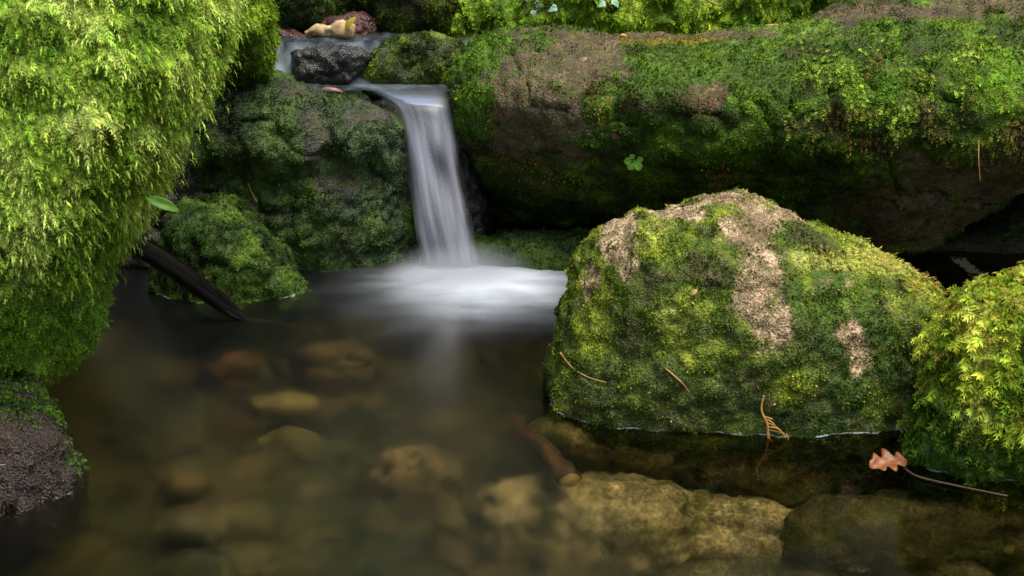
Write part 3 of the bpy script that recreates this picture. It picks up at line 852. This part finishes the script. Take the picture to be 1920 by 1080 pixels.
M_STICK = plain_material("sodden_wood", lin(46, 32, 18), lin(96, 72, 40), 0.5, 0.4, 60, stretch=(1, 1, 1))
M_CUT = plain_material("cut_wood", lin(170, 150, 92), lin(130, 106, 62), 0.6, 0.3, 120)
pA, pB = unproj(955, 800, 1.76), unproj(1068, 912, 1.56)
V, T = tube([pA, (pA + pB) / 2 + np.array([0.004, 0, 0.005]), pB], [0.006, 0.012, 0.016], 14, 40, 0.45, 4)
st = link("submerged_stick", mesh_np("submerged_stick", V, T), M_STICK)
tag(st, "short thick stick under the water, its pale cut end towards the viewer", "stick")
d = nrm(pB - pA)
V, T = tube([pB - d * 0.002, pB + d * 0.004], [0.0155, 0.0125], 14, 6, 0.45, 4)
link("cut_end", mesh_np("cut_end", V, T), M_CUT, st)

# ------------------------------------------------------------------ pool, upper stream, fall, foam
def grid(nx, ny):
    a = (np.arange(ny - 1)[:, None] * nx + np.arange(nx - 1)[None, :]).ravel()
    return np.stack([a, a + 1, a + nx + 1, a + nx], -1)

xs, ys = np.linspace(-2.2, 2.6, 60), np.linspace(-1.5, 2.9, 60)
X, Y = np.meshgrid(xs, ys)
V = np.stack([X.ravel(), Y.ravel(), np.zeros(X.size)], -1)
tag(link("water", mesh_np("water", V, grid(60, 60), attrs={'stir': 1 - sstep(-0.02, 0.22, V[:, 0] - 0.25 * (1.6 - V[:, 1]))}), M_POOL), kind='structure')

nx, ny = 130, 130
X, Y = np.meshgrid(np.linspace(-0.50, -0.06, nx), np.linspace(2.385, 2.80, ny))
x, y = X.ravel(), Y.ravel()
P = np.stack([x, y, 0 * x], -1)
step = sstep(2.435, 2.505, y + 0.02 * fbm(P, 0.05, 2, 41))
z = 0.288 + 0.062 * step + 0.003 * fbm(P * np.array([1, 0.6, 1]), 0.04, 3, 42)
z = z - 0.35 * np.clip(2.375 - y, 0, 1) ** 1.35 * 3.0
flow = fbm(np.stack([x * 1.0, y * 0.35, z * 0.6], -1), 0.018, 3, 43)
cov = 0.10 + 0.20 * flow + 0.34 * np.exp(-((y - 2.465) / 0.03) ** 2) - 0.1 * sstep(2.52, 2.6, y)
cov = np.clip(cov, 0.05, 0.9)
V = np.stack([x, y, z], -1)
G = grid(nx, ny); gc = V[G].mean(1)
G = G[~((gc[:, 1] < 2.415) & (gc[:, 0] > -0.106)) & ~((gc[:, 0] > -0.16) & (gc[:, 1] > 2.55))]
tag(link("stream", mesh_np("stream", V, G, attrs={'cover': cov}), M_STREAM), kind='structure')

rows = [(158, 640, 842, 2.425), (172, 690, 842, 2.395), (188, 722, 844, 2.368), (206, 742, 846, 2.348), (240, 752, 852, 2.335), (300, 761, 862, 2.318), (360, 769, 874, 2.300), (420, 777, 887, 2.282), (480, 785, 900, 2.268), (528, 788, 912, 2.262)]
q = spline(rows, 200, closed=False)
def fall_sheet(off, cmul, seed):
    nxx = 90
    s = np.linspace(-1, 1, nxx)
    Vs, cs = [], []
    for k in range(len(q)):
        v_, ul_, ur_, yy = q[k]
        uu = ul_ + (ur_ - ul_) * (s + 1) / 2
        yv = yy + off + 0.022 * np.abs(s) ** 2.5
        pp = unproj(uu, np.full(nxx, v_), yv)
        t = (v_ - 158) / 370
        # streaks run with the flow
        S = np.stack([s * 1.0, np.full(nxx, t * 0.55), np.zeros(nxx)], -1)
        st1 = fbm(S, 0.28, 3, seed); st2 = fbm(S * np.array([1, 0.5, 1]), 0.09, 2, seed + 1)
        wv = 0.16 * perlin(np.array([[t * 3.1, 0.5, seed], [t * 3.7, 9.5, seed]]))
        edge = (1 - sstep(0.62, 0.98, -s + wv[0])) * (1 - sstep(0.66, 0.98, s + wv[1]))
        c = 0.52 + 0.46 * st1 + 0.07 * st2
        c = c * (0.25 + 0.75 * sstep(0.06, 0.3, t))
        hole = np.exp(-((s - 0.30) / 0.30) ** 2) * np.exp(-((t - 0.40) / 0.13) ** 2) + 0.6 * np.exp(-((s + 0.15 - 0.4 * t) / 0.14) ** 2) * np.exp(-((t - 0.30) / 0.14) ** 2)
        c = c * (1 - 0.85 * np.clip(hole, 0, 1))
        left = np.exp(-((s + 0.72 - 0.35 * (t - .2)) / 0.12) ** 2) * np.exp(-((t - 0.2) / 0.13) ** 2)
        c = c + 0.35 * left
        c = c * edge * (1 - 0.85 * sstep(0.86, 1.0, t))
        Vs.append(pp); cs.append(np.clip(c, 0.0, 0.95) * cmul)
    return np.concatenate(Vs), np.concatenate(cs), grid(nxx, len(q))
V1, c1, F1 = fall_sheet(0.0, 0.72, 50)
V2, c2, F2 = fall_sheet(0.016, 0.6, 57)
o = link("waterfall", mesh_np("waterfall", np.vstack([V1, V2]), np.vstack([F1, F2 + len(V1)]), attrs={'cover': np.concatenate([c1, c2])}), M_SILK)
tag(o, "silky white ribbon of water falling between the dark boulder and the long boulder", "waterfall", kind='structure')

nx, ny = 170, 150
X, Y = np.meshgrid(np.linspace(-0.50, 0.34, nx), np.linspace(1.70, 2.44, ny))
x, y = X.ravel(), Y.ravel()
cx, cy = -0.055, 2.24
dx, dy = (x - cx), (y - cy)
ang = np.arctan2(dy, dx)
P = np.stack([x, y, 0 * x], -1)
rx = np.where(dx < 0, 0.215, 0.27)
rad = np.hypot(dx / rx, dy / np.where(dy < 0, 0.235, 0.10)) * (1 + 0.12 * fbm(P, 0.16, 2, 62))
S = np.stack([np.cos(ang) * 1.6, np.sin(ang) * 1.6, rad * 0.5], -1)
stk = fbm(S, 0.5, 3, 60)
drift = fbm(np.stack([x * 0.55, y * 1.5, 0 * x], -1), 0.06, 4, 66, 0.6)
cov = 0.97 * np.exp(-(rad * 1.85) ** 2.0) * (1 + 0.35 * drift * sstep(0.1, 0.5, rad)) + 0.13 * np.exp(-(rad / 0.72) ** 2) * (1 + 0.8 * stk + 1.1 * drift)
cov = np.clip(cov, 0, 0.95) * (1 - sstep(0.9, 1.6, rad))
z = 0.004 + 0.007 * np.exp(-(rad * 1.6) ** 2)
a = np.linspace(0, 2 * math.pi, 40, endpoint=False)
mv, mf = [], []
for k, ph in enumerate(np.linspace(0.05, math.pi - 0.05, 18)):
    mv.append(np.stack([np.cos(a) * math.sin(ph), np.sin(a) * math.sin(ph), np.full(40, math.cos(ph))], -1))
mv = np.concatenate(mv)
for k in range(17):
    p_ = k * 40 + np.arange(40); q_ = k * 40 + (np.arange(40) + 1) % 40
    mf.append(np.stack([p_, p_ + 40, q_ + 40, q_], -1))
mf = np.concatenate(mf)
nt0 = len(mv); mv = np.vstack([mv, [0, 0, 1], [0, 0, -1]])
a_ = np.arange(40); b_ = (a_ + 1) % 40
mT = np.vstack([mf[:, [0, 1, 2]], mf[:, [0, 2, 3]], np.stack([a_, b_, np.full(40, nt0)], -1), np.stack([b_ + 680, a_ + 680, np.full(40, nt0 + 1)], -1)])
mm, nt_, out_ = new_mat("mist")
pv = N(nt_, "ShaderNodeVolumePrincipled"); pv.inputs['Color'].default_value = (0.90, 0.94, 1.0, 1); pv.inputs['Anisotropy'].default_value = 0.0
tc_ = N(nt_, "ShaderNodeTexCoord"); ln_ = N(nt_, "ShaderNodeVectorMath", operation='LENGTH')
mr_ = N(nt_, "ShaderNodeMapRange"); mr_.interpolation_type = 'SMOOTHSTEP'
mr_.inputs[1].default_value = 1.0; mr_.inputs[2].default_value = 0.1; mr_.inputs[3].default_value = 0.0; mr_.inputs[4].default_value = 13.0
nt_.links.new(tc_.outputs['Object'], ln_.inputs[0]); nt_.links.new(ln_.outputs['Value'], mr_.inputs[0])
nt_.links.new(mr_.outputs[0], pv.inputs['Density']); nt_.links.new(pv.outputs[0], out_.inputs['Volume'])
mo = link("mist", mesh_np("mist", mv, mT), mm)
mo.location = (-0.085, 2.215, 0.010); mo.scale = (0.15, 0.10, 0.065)
tag(mo, "soft mist of fine spray hanging where the fall meets the pool", "mist", kind='stuff')
o = link("foam", mesh_np("foam", np.stack([x, y, z], -1), grid(nx, ny), attrs={'cover': cov}), M_FOAM)
tag(o, "soft white foam spreading over the pool at the foot of the fall", "foam", kind='stuff')

# thin broken ribbons of painted glints where the still water meets the rocks
parts, cv = [], []
for r in (fb, rk, rc, md, lb):
    z = r.V[r.T][:, :, 2] - 0.001
    idx = np.where((z.min(1) < 0) & (z.max(1) > 0))[0]
    tri, zz = r.V[r.T[idx]], z[idx]
    pts = np.full((len(idx), 2, 3), np.nan)
    cnt = np.zeros(len(idx), int)
    for a, b in ((0, 1), (1, 2), (2, 0)):
        m = (zz[:, a] < 0) != (zz[:, b] < 0)
        t = zz[:, a] / np.where(m, zz[:, a] - zz[:, b], 1)
        p = tri[:, a] + (tri[:, b] - tri[:, a]) * t[:, None]
        k = np.where(m & (cnt < 2))[0]
        pts[k, cnt[k]] = p[k]; cnt[k] += 1
    nn = r.n[r.T[idx]].mean(1) * np.array([1, 1, 0]); nn = nrm(nn)
    w = 0.0012 + 0.0030 * np.clip(0.5 + fbm(pts.mean(1), 0.03, 3, 90), 0, 1.3)
    A, B = pts[:, 0], pts[:, 1]
    off = nn * w[:, None]
    up = np.array([0, 0, 0.0015])
    parts.append(np.stack([A + up, B + up, B + off + up * .5, A + off + up * .5], 1).reshape(-1, 3))
    k = 0.75 * sstep(-0.05, 0.35, fbm(pts.mean(1), 0.04, 3, 93))
    cv.append(np.stack([k, k, k * 0.2, k * 0.2], 1).ravel())
V = np.concatenate(parts)
o = link("glint_line", mesh_np("glint_line", V, np.arange(len(V)).reshape(-1, 4), attrs={'cover': np.concatenate(cv)}), M_FOAM)
tag(o, "thin broken line of pale painted glints where the pool meets the rocks", "foam", kind='stuff')

# ------------------------------------------------------------------ wood, leaves and stems
M_WETWOOD = plain_material("wet_bark", lin(5, 3, 4), lin(12, 6, 6), 0.2, 0.5, 40, bump=0.06)
pA, pB = unproj(225, 438, 1.98), on_water(462, 601, -0.004)
V, T = tube([pA, pA * 0.55 + pB * 0.45 + np.array([0, 0, 0.004]), pB * 0.8 + pA * 0.2, pB], [0.016, 0.0155, 0.013, 0.004], 14, 60, 0.08, 2)
tag(link("branch", mesh_np("branch", V, T), M_WETWOOD), "dark wet branch sloping into the pool beside the left boulder", "branch")

M_TWIG = plain_material("brown_twig", lin(52, 34, 22), lin(84, 58, 36), 0.5, 0.4, 80)
M_STRAW = plain_material("dry_straw", lin(170, 134, 76), lin(130, 96, 50), 0.6, 0.3, 90)
M_RUST = plain_material("rusty_root", lin(150, 98, 40), lin(190, 140, 72), 0.6, 0.3, 120)

def twig(name, label, cat, pts, r0, r1, mat, group=None):
    rad = np.linspace(r0, r1, len(pts))
    V, T = tube(pts, rad, 6, 36, 0.2, random.random() * 9)
    o = link(name, mesh_np(name, V, T), mat)
    tag(o, label, cat, group)
    return o
twig("twig", "thin brown twig just under the water off the tip of the wet branch", "twig", [on_water(455, 598, -.002), on_water(520, 606, -.004), on_water(570, 624, -.006), on_water(605, 650, -.008)], 0.0018, 0.0008, M_TWIG)
twig("twig", "thin brown twig floating beside the mossy rock at the right edge, below the fallen leaf", "twig", [on_water(1690, 872, .004), on_water(1720, 893, .003), on_water(1800, 912, .003), on_water(1890, 930, .002)], 0.0016, 0.001, M_TWIG)

def along(r, pxs, lift=0.003):
    return [hit(r, u, v)[0] + hit(r, u, v)[1] * lift for u, v in pxs]
twig("twig", "bent dry twig on the left foot of the front boulder", "twig", along(fb, [(1054, 664), (1075, 690), (1105, 706), (1140, 716)]), 0.0012, 0.0008, M_STRAW)
twig("twig", "short straight dry twig low in the middle of the front boulder's moss", "twig", along(fb, [(1248, 690), (1265, 706), (1280, 718), (1292, 735)]), 0.0012, 0.0008, M_STRAW)
h0 = hit(fb, 1432, 742)[0]
tag_o = twig("dry_root", "orange frayed root hanging down the front boulder into the water", "root", along(fb, [(1432, 738), (1430, 765), (1436, 790), (1444, 815)], 0.006) + [on_water(1447, 832, -0.01)], 0.0011, 0.0022, M_RUST)
for k in range(5):
    V, T = tube(along(fb, [(1434, 775 + 6 * k), (1440 + 8 * k, 782 + 6 * k), (1452 + 5 * k, 784 + 10 * k)], 0.007), [0.0006, 0.0009, 0.0005], 6, 16)
    link("root_strand", mesh_np("root_strand", V, T), M_RUST, tag_o)
p0, _ = hit(lg, 1833, 262)
twig("straw", "single straw hanging from the long boulder's moss at the right", "straw", [p0 + np.array([0, -0.006, 0]), unproj(1835, 300, p0[1] - 0.02), unproj(1838, 342, p0[1] - 0.018)], 0.001, 0.0007, M_STRAW)
p0, _ = hit(bk, 1310, 0)
twig("twig", "pale twig lying on the moss bank at the top edge", "twig", along(bk, [(1300, -8), (1325, 4), (1352, 16)], 0.012), 0.002, 0.0012, M_STRAW)

# fallen oak leaf
half = [(0, .03), (.06, .03), (.12, .22), (.2, .5), (.27, .55), (.33, .3), (.38, .28), (.45, .7), (.53, .95), (.58, .9), (.63, .45), (.68, .42), (.75, .72), (.8, .75), (.86, .42), (.92, .35), (.97, .25), (1, .02)]
M_OAK = plain_material("dead_leaf", lin(112, 62, 28), lin(160, 100, 54), 0.45, 0.5, 90, trans=0.25)
V, F = blade(half, 0.052, 0.044, curl=0.2, fold=0.22)
p = on_water(1706, 862, 0.010)
V = orient(V, p, (-1, -0.22, 0.02), (-0.05, -0.30, 0.95))
tag(link("oak_leaf", mesh_np("oak_leaf", V, F), M_OAK), "orange-brown lobed oak leaf floating against the right mossy rock", "leaf")

ell = [(0, .06), (.1, .4), (.25, .8), (.45, 1), (.65, .9), (.82, .6), (.93, .3), (1, .04)]
M_GLEAF = plain_material("green_leaf", lin(90, 132, 30), lin(66, 104, 20), 0.5, 0.3, 60, trans=0.3)
V, F = blade(ell, 0.042, 0.014, curl=0.3, fold=0.3)
ly = hit(lb, 245, 372)[0][1] - 0.035
a, b = unproj(272, 370, ly), unproj(334, 393, ly)
V = orient(V, a, b - a, (0.15, -0.85, 0.5))
tag(link("fallen_leaf", mesh_np("fallen_leaf", V, F), M_GLEAF), "single long green leaf in the dark gap under the left boulder's moss", "leaf")

# leaf on the driftwood and driftwood itself
M_DRIFT = plain_material("pale_wood", lin(190, 168, 124), lin(120, 84, 44), 0.6, 0.3, 70, bump=0.8)
pA, pB = unproj(572, 62, 2.555), unproj(664, 62, 2.555)
V, T = tube([pA, pA * .7 + pB * .3 + np.array([0, 0, .004]), pA * .35 + pB * .65 + np.array([0, 0, .006]), pB], [0.004, 0.011, 0.017, 0.013], 16, 50, 0.7, 3)
tag(link("driftwood", mesh_np("driftwood", V, T), M_DRIFT), "pale tan piece of driftwood lying in the upper stream", "driftwood")
M_YLEAF = plain_material("yellow_leaf", lin(170, 150, 20), lin(140, 130, 16), 0.4, 0.5, 60, trans=0.3)
V, F = blade(ell, 0.03, 0.014, curl=0.5, fold=0.4)
V = orient(V, unproj(648, 58, 2.53), (0.45, 0.1, 0.8), (-0.5, -0.7, 0.3))
tag(link("fallen_leaf", mesh_np("fallen_leaf", V, F), M_YLEAF), "small yellow leaf standing upright at the end of the driftwood", "leaf")
M_RLEAF = plain_material("red_leaf", lin(110, 56, 40), lin(140, 84, 62), 0.4, 0.5, 60, trans=0.2)
V, F = blade(ell, 0.036, 0.009, curl=0.2, fold=0.3)
p, _ = hit(cb, 604, 172)
V = orient(V, p + np.array([0, 0, .006]), (1, 0.05, -0.12), (0, -0.4, 0.9))
tag(link("fallen_leaf", mesh_np("fallen_leaf", V, F), M_RLEAF), "red-brown leaf lying on the top edge of the dark boulder by the stream", "leaf")

# ivy sprigs on the bank
M_IVY = plain_material("ivy_leaf", lin(120, 160, 128), lin(150, 186, 156), 0.3, 0.6, 50, trans=0.15)
ivy = [(0, .25), (.05, .6), (.16, .95), (.26, 1.0), (.36, .7), (.46, .62), (.56, .66), (.66, .5), (.8, .28), (.92, .1), (1, .02)]
def sprig(label, spots, r):
    p0, n0 = hit(r, spots[0][0], spots[0][1] + 20)
    e = bpy.data.objects.new("ivy", None); scene.collection.objects.link(e)
    e.location = p0
    tag(e, label, "ivy", "ivy sprigs on the bank")
    inv = Vector(p0)
    for (u, v, s, du, dv) in spots:
        p, n = hit(r, u, v)
        p = p + n * 0.02
        a = unproj(u + du, v + dv, p[1]) - unproj(u, v, p[1])
        V, F = blade(ivy, s, s * 0.85, curl=0.3, fold=0.12)
        V = orient(V, p - a * 0.5, a, (0.1, -0.75, 0.65))
        link("leaf", mesh_np("leaf", V - p0, F), M_IVY, e)
        V, T = tube([p0 - p0, (p - p0) * 0.5 + np.array([0, 0, 0.01]), p - a * 0.5 - p0], [0.001, 0.001, 0.0008], 6, 14)
        link("stem", mesh_np("stem", V, T), M_TWIG, e)
sprig("four-leaved grey-green ivy sprig on the moss bank above the long boulder's left half", [(986, 12, 0.030, 20, 22), (1024, 8, 0.020, -6, 20), (1046, 28, 0.020, -22, 10), (1005, 36, 0.015, 3, 14)], bk)
sprig("two-leaved ivy sprig cut by the top edge, right of the four-leaved one", [(1148, 6, 0.020, 12, 14), (1128, -2, 0.018, -14, 6)], bk)

# seedling on the long boulder
M_SEED = plain_material("seedling_leaf", lin(140, 196, 70), lin(110, 168, 48), 0.4, 0.5, 60, trans=0.3)
p0, n0 = hit(lg, 1186, 290)
e = bpy.data.objects.new("seedling", None); scene.collection.objects.link(e); e.location = p0
tag(e, "tiny bright green seedling growing from the long boulder's moss", "plant")
rnd = [(0, .08), (.25, .12), (.4, .6), (.55, .95), (.72, 1), (.88, .7), (1, .1)]
for k, (du, dv, s) in enumerate([(-18, -4, .017), (-6, -14, .013), (14, -8, .015), (18, 3, .012), (2, 6, .012), (-14, 16, .017), (16, 18, .018)]):
    a = unproj(1186 + du, 290 + dv, p0[1]) - unproj(1186, 290, p0[1])
    a = nrm(a) + n0 * 0.35
    V, F = blade(rnd, s, s * 0.75, curl=0.3, fold=0.15)
    V = orient(V, n0 * 0.012, a, n0 + np.array([0, -.3, .5]))
    link("leaf", mesh_np("leaf", V, F), M_SEED, e)
V, T = tube([-n0 * 0.004, n0 * 0.006, n0 * 0.013], [0.001, 0.001, 0.0008], 6, 10)
link("stem", mesh_np("stem", V, T), M_SEED, e)

# scraps of dead leaf caught in the moss
M_SCRAP = plain_material("leaf_scrap", lin(150, 112, 92), lin(190, 156, 136), 0.6, 0.3, 60, trans=0.2)
def scrap(label, r, u, v, s, ang, mat=M_SCRAP, cat="leaf scrap"):
    p, n = hit(r, u, v)
    t = np.array([math.cos(ang), 0.2, math.sin(ang)]); t = nrm(t - n * (t @ n))
    V, F = blade(half if s > 0.016 else ell, s, s * 0.6, curl=0.35, fold=0.35)
    tag(link("leaf_scrap", mesh_np("leaf_scrap", orient(V, p + n * 0.005, t, n + np.array([0, -.25, .3])), F), mat), label, cat)
scrap("pinkish scrap of dead leaf in the brown hollow near the long boulder's left top", lg, 1090, 116, 0.012, 0.5)
scrap("pale pinkish scrap of dead leaf on the moss in the middle of the long boulder", lg, 1468, 238, 0.012, 0.1)
scrap("brown curled leaf scrap on the long boulder below its bare brown patch", lg, 1150, 248, 0.014, -0.6, M_RLEAF)
scrap("small reddish leaf scrap low in the left boulder's hanging moss", lb, 170, 362, 0.011, -1.3, M_RLEAF)
scrap("pale fleck of leaf on the flat top of the long boulder beside the moss bank", lg, 1162, 70, 0.014, 0.1, M_STRAW)
scrap("tan leaf scrap lying on the front boulder's upper left moss", fb, 1300, 555, 0.010, 0.9, M_STRAW)
p, n = hit(lg, 1445, 46)
V, T = tube([p + np.array([-.012, -.004, .004]), p + np.array([0, -.004, .005]), p + np.array([.012, -.004, .005])], [0.0016, 0.0022, 0.0014], 6, 12, 0.3, 2)
tag(link("wood_chip", mesh_np("wood_chip", V, T), M_STRAW), "pale wood chip on top of the long boulder where it starts to rise", "wood chip")
for lab, pts in (("thin dry grass blade across the dark boulder's middle", [(462, 335), (472, 355), (483, 378)]), ("thin straw lying on the yellow-green rock behind the left boulder", [(455, 100), (465, 108), (474, 118)])):
    rr = cb if pts[0][1] > 200 else bl
    twig("straw", lab, "straw", along(rr, pts, 0.006), 0.0009, 0.0006, M_STRAW)
